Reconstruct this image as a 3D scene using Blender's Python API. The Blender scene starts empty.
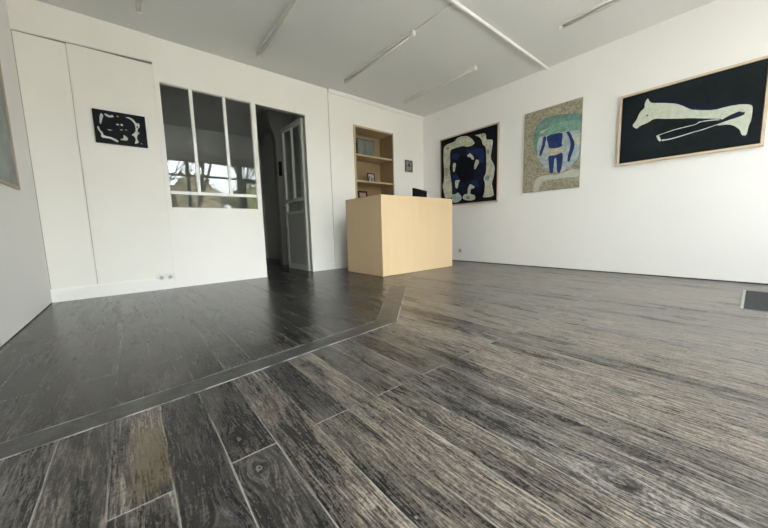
import bpy, bmesh, math, random
from mathutils import Vector, Matrix
random.seed(7)
SC = bpy.context.scene
COL = SC.collection
# ------------------------------------------------------------ camera
cd = bpy.data.cameras.new('camera'); co = bpy.data.objects.new('camera', cd); COL.objects.link(co)
FW = Vector((0.63143735, 0.76688456, -0.11478212)); RT = Vector((0.76977806, -0.63776669, -0.02637004)); UP = Vector((0.093427, 0.07170573, 0.99304063))
m3 = Matrix((RT, UP, -FW)).transposed().to_4x4(); m3.translation = Vector((-4.4205, -4.1119, 0.60))
co.matrix_world = m3
cd.sensor_fit = 'HORIZONTAL'; cd.sensor_width = 36.0; cd.lens = 306.4 * 36 / 768; cd.clip_start = 0.02; cd.clip_end = 200
SC.camera = co
# ------------------------------------------------------------ world and exposure
SC.view_settings.view_transform = 'Standard'; SC.view_settings.look = 'None'
SC.view_settings.gamma = 1; SC.view_settings.use_curve_mapping = False
SC.view_settings.exposure = 2.25
w = bpy.data.worlds.new('overcast sky'); SC.world = w; w.use_nodes = True
nt = w.node_tree; nt.nodes.clear()
wo = nt.nodes.new('ShaderNodeOutputWorld'); bg = nt.nodes.new('ShaderNodeBackground')
tc = nt.nodes.new('ShaderNodeTexCoord'); sx = nt.nodes.new('ShaderNodeSeparateXYZ'); cr = nt.nodes.new('ShaderNodeValToRGB')
ns = nt.nodes.new('ShaderNodeTexNoise'); ns.inputs['Scale'].default_value = 2.5; ns.inputs['Detail'].default_value = 4
mxw = nt.nodes.new('ShaderNodeMixRGB'); mxw.blend_type = 'MULTIPLY'; mxw.inputs[0].default_value = .25
nt.links.new(tc.outputs['Generated'], sx.inputs[0]); nt.links.new(sx.outputs['Z'], cr.inputs[0])
nt.links.new(tc.outputs['Generated'], ns.inputs['Vector'])
cr.color_ramp.elements[0].position = 0.0; cr.color_ramp.elements[0].color = (.84, .885, .96, 1)
cr.color_ramp.elements[1].position = 0.7; cr.color_ramp.elements[1].color = (.97, .98, 1.0, 1)
nt.links.new(cr.outputs[0], mxw.inputs[1]); nt.links.new(ns.outputs['Fac'], mxw.inputs[2])
nt.links.new(mxw.outputs[0], bg.inputs[0]); 
# brighter sky lobe added on the street side to light the back wall
dp = nt.nodes.new('ShaderNodeVectorMath'); dp.operation = 'DOT_PRODUCT'; nt.links.new(tc.outputs['Generated'], dp.inputs[0]); dp.inputs[1].default_value = (.05, -.96, .28)
def wm(op, a, b_):
    o = nt.nodes.new('ShaderNodeMath'); o.operation = op
    for i, v in enumerate((a, b_)):
        if hasattr(v, 'links'): nt.links.new(v, o.inputs[i])
        else: o.inputs[i].default_value = v
    return o.outputs[0]
nt.links.new(wm('ADD', wm('MULTIPLY', wm('POWER', wm('MAXIMUM', dp.outputs['Value'], 0.0), 6.0), 4.4), 1.2), bg.inputs[1])
nt.links.new(bg.outputs[0], wo.inputs[0])
# sun added behind the building; the lit street bounces light onto the ceiling
sl = bpy.data.lights.new('bounce_sun', 'SUN'); sl.energy = 13.5; sl.angle = math.radians(6); sl.color = (1, .975, .95)
so = bpy.data.objects.new('bounce_sun', sl); COL.objects.link(so); so.location = (6, 6, 10)
so.rotation_euler = (Vector((-.35, -.60, -.72)).normalized()).to_track_quat('-Z', 'Y').to_euler()
# daylight portal in the shopfront opening (guides sampling of the sky only)
FY = -5.2
pl = bpy.data.lights.new('shopfront_daylight', 'AREA'); pl.shape = 'RECTANGLE'; pl.size = 4.8; pl.size_y = 2.48
pl.cycles.is_portal = True
po = bpy.data.objects.new('shopfront_daylight', pl); COL.objects.link(po)
po.location = (-2.5, FY - .02, 1.24); po.rotation_euler = (math.radians(90), 0, 0)

# ------------------------------------------------------------ node helper
class N:
    def __init__(s, name):
        s.m = bpy.data.materials.new(name); s.m.use_nodes = True; s.t = s.m.node_tree; s.t.nodes.clear()
        s.out = s.t.nodes.new('ShaderNodeOutputMaterial')
    def n(s, typ, **k):
        o = s.t.nodes.new(typ)
        for a, b in k.items(): setattr(o, a, b)
        return o
    def put(s, sock, v):
        if hasattr(v, 'links'): s.t.links.new(v, sock)
        elif isinstance(v, (tuple, list)):
            sock.default_value = tuple(v) + ((1,) if len(v) == 3 and sock.type == 'RGBA' else ())
        else: sock.default_value = v
    def mt(s, op, a, b=0.0, c=0.0):
        o = s.n('ShaderNodeMath', operation=op)
        s.put(o.inputs[0], a); s.put(o.inputs[1], b)
        if op in ('MULTIPLY_ADD', 'WRAP', 'SMOOTH_MIN', 'COMPARE'): s.put(o.inputs[2], c)
        return o.outputs[0]
    def xyz(s, x, y, z=0.0):
        o = s.n('ShaderNodeCombineXYZ'); s.put(o.inputs[0], x); s.put(o.inputs[1], y); s.put(o.inputs[2], z); return o.outputs[0]
    def noise(s, vec, scale, detail=3, rough=.5, dist=0.0):
        o = s.n('ShaderNodeTexNoise'); s.put(o.inputs['Vector'], vec); s.put(o.inputs['Scale'], scale)
        o.inputs['Detail'].default_value = detail; o.inputs['Roughness'].default_value = rough; o.inputs['Distortion'].default_value = dist
        return o.outputs['Fac']
    def ss(s, v, a, b, lo=0.0, hi=1.0):
        o = s.n('ShaderNodeMapRange', interpolation_type='SMOOTHSTEP'); s.put(o.inputs[0], v)
        o.inputs[1].default_value = a; o.inputs[2].default_value = b; o.inputs[3].default_value = lo; o.inputs[4].default_value = hi
        return o.outputs[0]
    def mix(s, f, a, b, mode='MIX'):
        o = s.n('ShaderNodeMixRGB', blend_type=mode); s.put(o.inputs[0], f); s.put(o.inputs[1], a); s.put(o.inputs[2], b); return o.outputs[0]
    def bsdf(s, color, rough=.5, metal=0.0, bump=None, bstr=.2, bdist=.01, spec=.5, coat=0.0):
        b = s.n('ShaderNodeBsdfPrincipled'); s.put(b.inputs['Base Color'], color); s.put(b.inputs['Roughness'], rough)
        s.put(b.inputs['Metallic'], metal); s.put(b.inputs['Specular IOR Level'], spec); s.put(b.inputs['Coat Weight'], coat)
        if bump is not None:
            bn = s.n('ShaderNodeBump'); bn.inputs['Strength'].default_value = bstr; bn.inputs['Distance'].default_value = bdist
            s.put(bn.inputs['Height'], bump); s.t.links.new(bn.outputs[0], b.inputs['Normal'])
        s.t.links.new(b.outputs[0], s.out.inputs[0]); return b
    def pos(s):
        g = s.n('ShaderNodeNewGeometry'); return g.outputs['Position']
    def obj(s):
        g = s.n('ShaderNodeTexCoord'); return g.outputs['Object']

def mottled(name, c, var=.06, scale=6.0, rough=.6, metal=0.0, bump=.08, bscale=60, spec=.5, bdist=.003):
    """a plain painted/moulded surface with a little real unevenness"""
    k = N(name); v = k.obj()
    a = tuple(max(0, x * (1 - var)) for x in c); b = tuple(min(1, x * (1 + var)) for x in c)
    col = k.mix(k.ss(k.noise(v, scale, 4), .3, .7), a, b)
    k.bsdf(col, rough, metal, bump=k.noise(v, bscale, 3), bstr=bump, bdist=bdist, spec=spec); return k.m

M = {}
M['wall'] = mottled('white wall paint', (.875, .85, .812), .012, 1.6, .55, bump=.12, bscale=45, spec=.35)
M['wall_right'] = mottled('white plaster', (.875, .86, .838), .012, 1.2, .6, bump=.10, bscale=30, spec=.35)
M['panel'] = mottled('white panel paint', (.865, .84, .795), .012, 1.6, .5, bump=.06, bscale=25, spec=.35)
M['trim'] = mottled('white gloss paint', (.88, .867, .84), .01, 3, .35, bump=.04)
M['ceiling'] = mottled('ceiling paint', (.78, .775, .75), .015, 1.2, .8, bump=.08, spec=.2)
M['white'] = mottled('white plastic', (.78, .78, .75), .01, 8, .35, bump=.02)
M['tube'] = mottled('opal tube glass', (.78, .78, .76), .01, 8, .2, bump=.0)
M['housing'] = mottled('ageing white metal housing', (.70, .69, .65), .03, 8, .4, bump=.02)
M['grey_plastic'] = mottled('grey plastic', (.42, .41, .39), .05, 20, .45)
M['dark_gap'] = mottled('dark joint', (.03, .03, .03), .2, 20, .8)
M['black'] = mottled('black plastic', (.006, .006, .007), .1, 20, .6, spec=.2)
M['screen'] = mottled('black screen', (.006, .006, .008), .1, 8, .25)
M['dark_metal'] = mottled('dark painted steel', (.035, .037, .04), .1, 8, .4)
M['pale_metal'] = mottled('pale brushed aluminium', (.36, .36, .35), .05, 40, .35, metal=.6)
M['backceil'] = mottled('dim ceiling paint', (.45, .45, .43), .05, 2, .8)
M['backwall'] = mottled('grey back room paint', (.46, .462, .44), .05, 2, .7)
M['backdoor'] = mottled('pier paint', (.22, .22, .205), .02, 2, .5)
M['label_grey'] = mottled('scuffed aluminium', (.5, .5, .5), .1, 30, .4, metal=.5)

def glass(name, tint=(1, 1, 1), gloss_rough=0.0):
    k = N(name); g = k.n('ShaderNodeNewGeometry')
    fr = k.n('ShaderNodeFresnel'); ior = k.mt('MULTIPLY_ADD', g.outputs['Backfacing'], -.81, 1.5)
    k.put(fr.inputs['IOR'], ior)
    tr = k.n('ShaderNodeBsdfTransparent'); k.put(tr.inputs[0], tint)
    gl = k.n('ShaderNodeBsdfGlossy'); k.put(gl.inputs['Roughness'], gloss_rough)
    mx = k.n('ShaderNodeMixShader'); k.put(mx.inputs[0], fr.outputs[0])
    k.t.links.new(tr.outputs[0], mx.inputs[1]); k.t.links.new(gl.outputs[0], mx.inputs[2]); k.t.links.new(mx.outputs[0], k.out.inputs[0])
    return k.m
M['glass'] = glass('window glass', (.96, .98, .97))

def wood(name, c1, c2, axis='x', rough=.45, scale=1.0):
    k = N(name); v = k.obj(); mp = k.n('ShaderNodeMapping'); k.put(mp.inputs['Vector'], v)
    sc = {'x': (1.0, 14, 14), 'y': (14, 1.0, 14), 'z': (14, 14, 1.0)}[axis]
    mp.inputs['Scale'].default_value = tuple(a * scale for a in sc)
    fine = k.noise(mp.outputs[0], 3, 5, .65, .4); big = k.noise(v, 2.2, 3, .5, .6)
    f = k.mt('ADD', k.mt('MULTIPLY', k.ss(fine, .3, .7), .6), k.mt('MULTIPLY', k.ss(big, .3, .7), .4))
    k.bsdf(k.mix(f, c1, c2), rough, bump=fine, bstr=.08, bdist=.002); return k.m
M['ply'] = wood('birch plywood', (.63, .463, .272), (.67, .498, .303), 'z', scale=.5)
M['ply_shaded'] = wood('birch plywood shaded side', (.50, .36, .205), (.56, .415, .25), 'z', scale=.5)  # darker copy with the counter side's shade in its colour; not assigned
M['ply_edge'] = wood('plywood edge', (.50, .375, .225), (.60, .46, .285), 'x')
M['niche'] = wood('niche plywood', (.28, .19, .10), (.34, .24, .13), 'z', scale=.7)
M['frame_pink'] = wood('pale pinkish wood', (.50, .40, .33), (.58, .48, .41), 'z')
M['frame_oak'] = wood('light oak', (.60, .46, .32), (.72, .58, .43), 'y')
M['frame_dark'] = wood('brown wood', (.36, .27, .19), (.45, .35, .26), 'z')

def paint(name, c, var=.25, scale=18, rough=.55):
    k = N(name); v = k.obj()
    a = tuple(x * (1 - var) for x in c); b = tuple(min(1, x * (1 + var)) for x in c)
    f = k.ss(k.noise(v, scale, 5, .65, .5), .32, .68)
    k.bsdf(k.mix(f, a, b), rough, bump=k.noise(v, 120, 3), bstr=.10, bdist=.001, spec=.12); return k.m
PC = {'cream': (.50, .50, .40), 'navy': (.008, .012, .028), 'blue': (.014, .026, .095), 'black': (.005, .006, .010), 'sage': (.33, .37, .31), 'pale': (.38, .44, .46),
      'teal': (.17, .26, .26), 'olive': (.34, .34, .17), 'green': (.15, .27, .22), 'mint': (.20, .35, .28), 'ink': (.026, .045, .15), 'sand': (.52, .48, .33),
      'midnight': (.010, .014, .028), 'bone': (.56, .58, .49), 'chalk': (.60, .62, .58), 'pewter': (.30, .31, .31)}
for kk, vv in PC.items(): M['p_' + kk] = paint(kk + ' paint', vv, .22 if kk not in ('navy', 'black') else .3)
M['c_black'] = paint('black canvas', (.006, .007, .011), .3, 6, .5)
M['c_slate'] = paint('slate black canvas', (.011, .015, .018), .25, 5, .45)
M['p_sage'] = paint('sage paint', (.48, .50, .43), .12, 30)
M['p_bone'] = paint('bone paint', (.56, .58, .49), .10, 30)
M['c_sand'] = paint('mottled sand canvas', (.33, .30, .22), .34, 36, .7)
M['c_green'] = paint('grey green canvas', (.27, .30, .28), .2, 5, .5)

# ------------------------------------------------------------ floor material
def floor_mat():
    k = N('limed black floorboards'); P = k.pos(); sp = k.n('ShaderNodeSeparateXYZ'); k.put(sp.inputs[0], P)
    x, y = sp.outputs[0], sp.outputs[1]
    W, L = .1218, 1.83
    wob = k.mt('MULTIPLY', k.mt('SUBTRACT', k.noise(k.xyz(k.mt('MULTIPLY', x, 6), k.mt('MULTIPLY', y, 1.5)), 1.0, 2), .5), .006)
    u = k.mt('DIVIDE', k.mt('ADD', k.mt('ADD', x, wob), 3.907), W)
    idx = k.mt('FLOOR', u); fu = k.mt('SUBTRACT', u, idx)
    par = k.mt('MODULO', k.mt('ADD', idx, 100), 2.0)                       # 0 even, 1 odd
    yo = k.mt('ADD', k.mt('ADD', y, 3.28 + 2 * L), k.mt('MULTIPLY', k.mt('SUBTRACT', 1.0, par), L / 2))
    wv = k.mt('DIVIDE', yo, L); jd = k.mt('FLOOR', wv); fv = k.mt('SUBTRACT', wv, jd)
    wn = k.n('ShaderNodeTexWhiteNoise', noise_dimensions='3D'); k.put(wn.inputs['Vector'], k.xyz(idx, jd, 3.7))
    rs = k.n('ShaderNodeSeparateXYZ'); k.put(rs.inputs[0], wn.outputs['Color']); r1, r2, r3 = rs.outputs
    # knots: displace the grain and darken
    knots = [(-4.22, -3.345, .020, .030), (-3.67, -3.538, .018, .030), (-3.435, -3.776, .016, .026), (-3.597, -3.943, .018, .04), (-4.23, -3.19, .012, .025),
             (-3.115, -3.855, .022, .055), (-3.64, -2.86, .016, .03), (-4.33, -3.49, .02, .03), (-3.74, -3.47, .02, .035), (-2.7, -3.5, .02, .04), (-3.33, -3.50, .02, .04), (-2.55, -2.9, .02, .04), (-3.0, -3.1, .02, .04)]
    ksum = None; kd = None
    for (kx, ky, ax, ay) in knots:
        dx = k.mt('DIVIDE', k.mt('SUBTRACT', x, kx), ax); dy = k.mt('DIVIDE', k.mt('SUBTRACT', y, ky), ay)
        r = k.mt('SQRT', k.mt('ADD', k.mt('MULTIPLY', dx, dx), k.mt('MULTIPLY', dy, dy)))
        kd = r if kd is None else k.mt('MINIMUM', kd, r)
        e = k.mt('MULTIPLY', k.mt('EXPONENT', k.mt('MULTIPLY', k.mt('MULTIPLY', r, r), -.22)), k.mt('MULTIPLY', dx, .022))
        ksum = e if ksum is None else k.mt('ADD', ksum, e)
    gx = k.mt('SUBTRACT', x, ksum)
    # cathedral grain: large slow warp, different on each board
    warp = k.noise(k.xyz(k.mt('MULTIPLY', x, 9), k.mt('MULTIPLY_ADD', r1, 9.0, k.mt('MULTIPLY', y, 1.6)), k.mt('MULTIPLY', idx, 5.3)), 1.0, 3, .55)
    gw = k.mt('ADD', gx, k.mt('MULTIPLY', warp, .045))
    ys = k.mt('ADD', y, k.mt('MULTIPLY', r2, 40))
    g1 = k.noise(k.xyz(k.mt('MULTIPLY', gw, 150), k.mt('MULTIPLY', ys, 8), idx), 1.0, 4, .65)
    g2 = k.noise(k.xyz(k.mt('MULTIPLY', gw, 270), k.mt('MULTIPLY', ys, 22), idx), 1.0, 3, .6)
    g3 = k.noise(k.xyz(k.mt('MULTIPLY', gw, 70), k.mt('MULTIPLY', ys, 4.0), idx), 1.0, 3, .6)
    speck = k.noise(k.xyz(k.mt('MULTIPLY', x, 150), k.mt('MULTIPLY', ys, 95)), 1.0, 4, .7)
    cloud = k.noise(k.xyz(k.mt('MULTIPLY', x, 11.0), k.mt('MULTIPLY', ys, 1.9), k.mt('MULTIPLY', idx, 3.3)), 1.0, 2.5, .55, .4)
    # how much pale lime wash sits in the surface
    diag = k.mt('ADD', k.mt('MULTIPLY', x, .60), k.mt('MULTIPLY', y, -.55))      # paler towards the front right
    lime_grad = k.ss(diag, -.95, .55, 0.0, 1.0)
    amt = k.mt('ADD', k.mt('MULTIPLY_ADD', lime_grad, .56, -.42), k.mt('MULTIPLY', k.mt('SUBTRACT', r3, .5), .46))
    amt = k.mt('ADD', amt, k.mt('MULTIPLY', k.mt('SUBTRACT', cloud, .5), 1.95))
    gr = k.mt('ADD', k.mt('MULTIPLY', k.mt('SUBTRACT', g1, .5), 1.5), k.mt('MULTIPLY', k.mt('SUBTRACT', g2, .5), 1.3))
    gr = k.mt('ADD', gr, k.mt('MULTIPLY', k.mt('SUBTRACT', g3, .5), .45)); gr = k.mt('ADD', gr, k.mt('MULTIPLY', k.mt('SUBTRACT', speck, .5), 1.1))
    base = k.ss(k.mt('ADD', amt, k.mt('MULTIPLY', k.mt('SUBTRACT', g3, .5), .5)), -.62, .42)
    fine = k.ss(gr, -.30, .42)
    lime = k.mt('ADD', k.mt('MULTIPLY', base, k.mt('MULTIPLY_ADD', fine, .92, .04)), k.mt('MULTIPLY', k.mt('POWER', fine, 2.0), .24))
    # smooth varnished zone: beyond the filled joint line, towards the back left
    s1 = k.mt('SUBTRACT', y, k.mt('ADD', k.mt('MULTIPLY', k.mt('ADD', x, 3.2), .13), -2.62))     # > 0 behind the strip
    s2 = k.mt('SUBTRACT', y, k.mt('ADD', k.mt('MULTIPLY', k.mt('ADD', x, 3.17), .95), -2.62))    # > 0 left of the bent end
    zone = k.mt('MINIMUM', k.ss(s1, -.05, .05), k.ss(s2, -.06, .06))
    smooth = k.mt('MULTIPLY', zone, .88)
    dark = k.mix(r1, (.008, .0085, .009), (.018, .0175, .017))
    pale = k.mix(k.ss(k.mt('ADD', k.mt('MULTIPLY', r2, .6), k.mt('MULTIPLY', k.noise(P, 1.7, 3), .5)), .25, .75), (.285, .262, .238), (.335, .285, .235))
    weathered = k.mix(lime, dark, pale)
    smudge = k.noise(k.xyz(k.mt('MULTIPLY', x, 2.6), k.mt('MULTIPLY', y, 5.0), 7.0), 1.0, 5, .6, .3)
    sm = k.mix(k.ss(k.mt('ADD', smudge, k.mt('MULTIPLY', gr, .09)), .38, .68), (.006, .0065, .007), (.034, .032, .029))
    col = k.mix(smooth, weathered, sm)
    # brown bare patch on one board, as in the room
    b1 = k.mt('MINIMUM', k.ss(k.mt('ABSOLUTE', k.mt('ADD', x, 4.43)), .030, .045, 1, 0), k.ss(k.mt('ABSOLUTE', k.mt('ADD', y, 3.10)), .12, .18, 1, 0))
    col = k.mix(k.mt('MULTIPLY', b1, .65), col, (.085, .065, .035))
    # board edges and end joints: pale worn arris beside a thin dark gap, broken up along the length
    eu = k.mt('MINIMUM', fu, k.mt('SUBTRACT', 1.0, fu)); ev = k.mt('MULTIPLY', k.mt('MINIMUM', fv, k.mt('SUBTRACT', 1.0, fv)), L / W)
    ed = k.mt('MINIMUM', eu, ev)
    brk = k.noise(k.xyz(k.mt('MULTIPLY', idx, 3.1), k.mt('MULTIPLY', y, 2.4), 0.0), 1.0, 3, .6)
    pe = k.mt('MULTIPLY', k.ss(ed, .014, .026, 1, 0), k.mt('MAXIMUM', k.ss(brk, .40, .62), k.ss(ev, .02, .03, .8, 0)))
    col = k.mix(k.mt('MULTIPLY', pe, k.mt('SUBTRACT', k.mt('MULTIPLY_ADD', lime_grad, .20, .74), k.mt('MULTIPLY', zone, .12))), col, (.34, .32, .28))
    gap = k.mt('MULTIPLY', k.ss(k.mt('ABSOLUTE', k.mt('SUBTRACT', fu, .035)), .004, .014, 1, 0), k.ss(brk, .62, .40))
    col = k.mix(k.mt('MULTIPLY', gap, .85), col, (.006, .006, .006))
    # knots
    kd = k.mt('ADD', kd, k.mt('MULTIPLY', k.mt('SUBTRACT', k.noise(k.xyz(k.mt('MULTIPLY', x, 60), k.mt('MULTIPLY', y, 30)), 1.0, 3, .6), .5), 1.3))
    kn = k.mt('MULTIPLY', k.ss(kd, .35, 1.5, 1, 0), k.mt('SUBTRACT', 1.0, k.mt('MULTIPLY', zone, .6)))
    col = k.mix(k.mt('MULTIPLY', kn, .8), col, (.008, .0075, .007))
    col = k.mix(k.mt('MULTIPLY', k.ss(k.mt('ABSOLUTE', k.mt('SUBTRACT', kd, .28)), .05, .12, .45, 0), k.ss(x, -4.9, -4.8)), col, (.30, .275, .25))
    # scratches and scuffs
    vo = k.n('ShaderNodeTexVoronoi', feature='F1'); k.put(vo.inputs['Vector'], k.xyz(k.mt('MULTIPLY', x, 13), k.mt('MULTIPLY', y, 9))); vo.inputs['Scale'].default_value = 1.0
    vs_ = k.n('ShaderNodeSeparateXYZ'); k.put(vs_.inputs[0], vo.outputs['Color'])
    scf = k.mt('MULTIPLY', k.ss(vo.outputs['Distance'], .02, .06, 1, 0), k.ss(vs_.outputs[0], .70, .80, 0, .6))
    col = k.mix(scf, col, (.38, .37, .34))
    rough = k.mt('ADD', k.mt('MULTIPLY', lime, .16), k.mt('ADD', .27, k.mt('MULTIPLY', k.mt('SUBTRACT', cloud, .5), .08)))
    rough = k.mt('ADD', rough, k.mt('MULTIPLY', zone, -.03))
    h = k.mt('ADD', k.mt('MULTIPLY', lime, -.25), k.mt('MULTIPLY', k.ss(ed, .004, .03), .8))
    h = k.mt('ADD', h, k.mt('MULTIPLY', k.noise(k.xyz(k.mt('MULTIPLY', x, 30), k.mt('MULTIPLY', y, 6)), 1, 2), .5))
    k.bsdf(col, rough, bump=h, bstr=.35, bdist=.003, spec=.5)
    return k.m
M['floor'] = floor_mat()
def strip_mat():
    k = N('grey filler'); P = k.pos()
    a = k.noise(P, 14, 6, .7); b = k.noise(P, 120, 3, .7)
    col = k.mix(k.ss(a, .3, .7), (.011, .0115, .012), (.062, .060, .056)); col = k.mix(k.ss(b, .60, .75, 0, .5), col, (.30, .29, .27))
    k.bsdf(col, .36, bump=a, bstr=.2, bdist=.002); return k.m
M['strip'] = strip_mat()
def worn_line_mat(name='worn plaster line', hi=.95):
    k = N(name); P = k.pos(); a = k.noise(P, 7, 4, .6)
    k.bsdf(k.mix(k.ss(a, .38, .56, .04, hi), (.05, .05, .05), (.44, .43, .41)), .5); return k.m
M['line'] = worn_line_mat(); M['line2'] = worn_line_mat('faint worn line', .6)

# ------------------------------------------------------------ mesh helpers
def box(bm, x0, x1, y0, y1, z0, z1, mi=0, bev=0.0):
    vs = [bm.verts.new((x, y, z)) for x in (x0, x1) for y in (y0, y1) for z in (z0, z1)]
    q = [(0, 1, 3, 2), (4, 6, 7, 5), (0, 4, 5, 1), (2, 3, 7, 6), (0, 2, 6, 4), (1, 5, 7, 3)]
    fs = [bm.faces.new([vs[i] for i in f]) for f in q]
    for f in fs: f.material_index = mi
    if bev > 0:
        es = list({e for f in fs for e in f.edges})
        r = bmesh.ops.bevel(bm, geom=es, offset=bev, segments=2, profile=.5, affect='EDGES')
        for f in r['faces']: f.material_index = mi
    return fs
def tube(bm, a, b, r0, r1=None, seg=12, cap=True, mi=0):
    r1 = r0 if r1 is None else r1
    a, b = Vector(a), Vector(b); d = (b - a).normalized()
    s = d.orthogonal().normalized(); t = d.cross(s)
    A = [bm.verts.new(a + (s * math.cos(2 * math.pi * i / seg) + t * math.sin(2 * math.pi * i / seg)) * r0) for i in range(seg)]
    B = [bm.verts.new(b + (s * math.cos(2 * math.pi * i / seg) + t * math.sin(2 * math.pi * i / seg)) * r1) for i in range(seg)]
    for i in range(seg):
        f = bm.faces.new((A[i], A[(i + 1) % seg], B[(i + 1) % seg], B[i])); f.smooth = True; f.material_index = mi
    if cap:
        bm.faces.new(A[::-1]).material_index = mi; bm.faces.new(B).material_index = mi
def lathe(bm, prof, c=(0, 0, 0), seg=20):
    rings = [[bm.verts.new((c[0] + r * math.cos(2 * math.pi * i / seg), c[1] + r * math.sin(2 * math.pi * i / seg), c[2] + z)) for i in range(seg)] for r, z in prof]
    for a, b in zip(rings, rings[1:]):
        for i in range(seg):
            f = bm.faces.new((a[i], a[(i + 1) % seg], b[(i + 1) % seg], b[i])); f.smooth = True
    bm.faces.new(rings[0][::-1]); bm.faces.new(rings[-1])
def prism(bm, pts, ax, a, b, mi=0):
    """extrude a 2D outline along an axis ('x','y','z') from a to b"""
    f = {'x': lambda p, t: (t, p[0], p[1]), 'y': lambda p, t: (p[0], t, p[1]), 'z': lambda p, t: (p[0], p[1], t)}[ax]
    A = [bm.verts.new(f(p, a)) for p in pts]; B = [bm.verts.new(f(p, b)) for p in pts]
    F = [bm.faces.new(A), bm.faces.new(B[::-1])]
    for i in range(len(pts)): F.append(bm.faces.new((A[i], B[i], B[(i + 1) % len(pts)], A[(i + 1) % len(pts)])))
    for q in F: q.material_index = mi
def obj(name, bm, mats, parent=None, loc=None, raw=False):
    if not raw: bmesh.ops.recalc_face_normals(bm, faces=bm.faces)
    me = bpy.data.meshes.new(name); bm.to_mesh(me); bm.free()
    for m in (mats if isinstance(mats, (list, tuple)) else [mats]): me.materials.append(m)
    o = bpy.data.objects.new(name, me); COL.objects.link(o)
    if loc: o.location = loc
    if parent: o.parent = parent
    return o
def boxes(name, lst, mat, parent=None, bev=0.0, loc=None):
    bm = bmesh.new()
    for b in lst: box(bm, *b, bev=bev)
    return obj(name, bm, mat, parent, loc)
def tag(o, label, cat, group=None):
    o['label'] = label; o['category'] = cat
    if group: o['group'] = group
    return o
def thing(name, label, cat, loc=(0, 0, 0), rz=0.0, group=None):
    o = bpy.data.objects.new(name, None); COL.objects.link(o); o.location = loc; o.rotation_euler = (0, 0, rz); o.empty_display_size = .1
    return tag(o, label, cat, group)
def struct(o): o['kind'] = 'structure'; return o
def dup(root, loc, label, group=None):
    r = root.copy(); COL.objects.link(r); r.location = loc; r['label'] = label
    if group: r['group'] = group
    for ch in list(root.children):
        c = ch.copy(); COL.objects.link(c); c.parent = r
        for g in ch.children:
            d = g.copy(); COL.objects.link(d); d.parent = c
    return r
# ============================================================ structure
H = 2.633; LX = -5.026
M['doorpaint'] = mottled('grey white door gloss', (.42, .42, .39), .02)
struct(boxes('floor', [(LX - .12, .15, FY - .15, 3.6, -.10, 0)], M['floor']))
struct(boxes('ceiling', [(LX - .12, .15, FY - .15, .10, H, H + .12)], M['ceiling']))
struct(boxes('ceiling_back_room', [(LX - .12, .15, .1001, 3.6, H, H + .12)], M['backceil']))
# right wall with a thin dark shadow gap along the floor
struct(boxes('wall_right', [(0, .12, FY, .5, .012, H)], M['wall_right']))
struct(boxes('trim_1', [(.003, .12, FY, 0, 0, .012)], M['dark_gap']))
struct(boxes('wall_left', [(LX - .12, LX, FY, 3.5, .006, H)], M['wall_right']))
struct(boxes('trim_2', [(LX - .12, LX - .003, FY, 0, 0, .006)], M['dark_gap']))
# partition between the rooms: panelled part, glazed part with door, plain part
PX = -2.014
PT = .055
struct(boxes('wall_partition', [
    (-4.072, -3.078, 0, PT, 0, .888), (-4.072, -4.030, 0, PT, .888, H), (-4.030, PX, 0, PT, 2.194, H),
    (-3.108, -3.056, 0, PT, .888, 2.194), (-3.078, -3.056, 0, PT, 0, .888), (-2.388, PX, 0, PT, 0, 2.194)], M['wall']))
struct(boxes('wall_panelling', [(LX, -4.7075, .006, .10, 0, 2.342), (-4.7015, -4.0722, .006, .10, 0, 2.352)], M['panel']))
struct(boxes('trim_5', [(-4.72, -4.69, .101, .11, 0, 2.34), (-4.7074, -4.7016, .020, .10, 0, 2.34)], mottled('panel joint', (.66, .64, .59), .1)))
bm = bmesh.new(); prism(bm, [(LX, 2.348), (-4.072, 2.372), (-4.072, H), (LX, H)], 'y', -.010, .10)
struct(obj('trim_3', bm, M['panel']))                       # boxed soffit above the panelling
bm = bmesh.new(); box(bm, LX, LX + .004, .000, .03, .12, 2.345); prism(bm, [(LX, 2.3405), (-4.072, 2.3665), (-4.072, 2.3715), (LX, 2.3475)], 'y', .0035, .03)
struct(obj('trim_4', bm, mottled('soffit shadow and corner seam', (.36, .35, .32), .1)))  # shadow line under the soffit put in as a dark strip, plus corner seam
struct(boxes('baseboard_left', [(LX, -4.086, -.012, .006, .0, .118), (LX, -4.086, -.007, .006, .118, .124)], M['trim']))
# plain back section with shelf niche
NX0, NX1, NZ1 = -1.580, -.760, 2.222
struct(boxes('wall_back', [(PX + .010, NX0, .004, .10, 0, H), (NX1, 0, .004, .10, 0, H), (NX0, NX1, .004, .10, NZ1, H), (PX, PX + .010, .05, .10, 0, H)], M['wall']))
struct(boxes('trim_6', [(PX + .001, PX + .009, .020, .05, 0, H)], mottled('joint shade', (.25, .24, .22), .1)))
struct(boxes('trim_7', [(PX + .010, 0, -.030, .004, H - .020, H), (PX + .010, 0, -.018, .004, H - .045, H - .020)], M['trim']))   # small cornice
struct(boxes('baseboard_back', [(-2.386, PX, -.012, 0, 0, .095), (PX + .01, -0.0, -.008, .004, 0, .095)], M['trim']))

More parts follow.
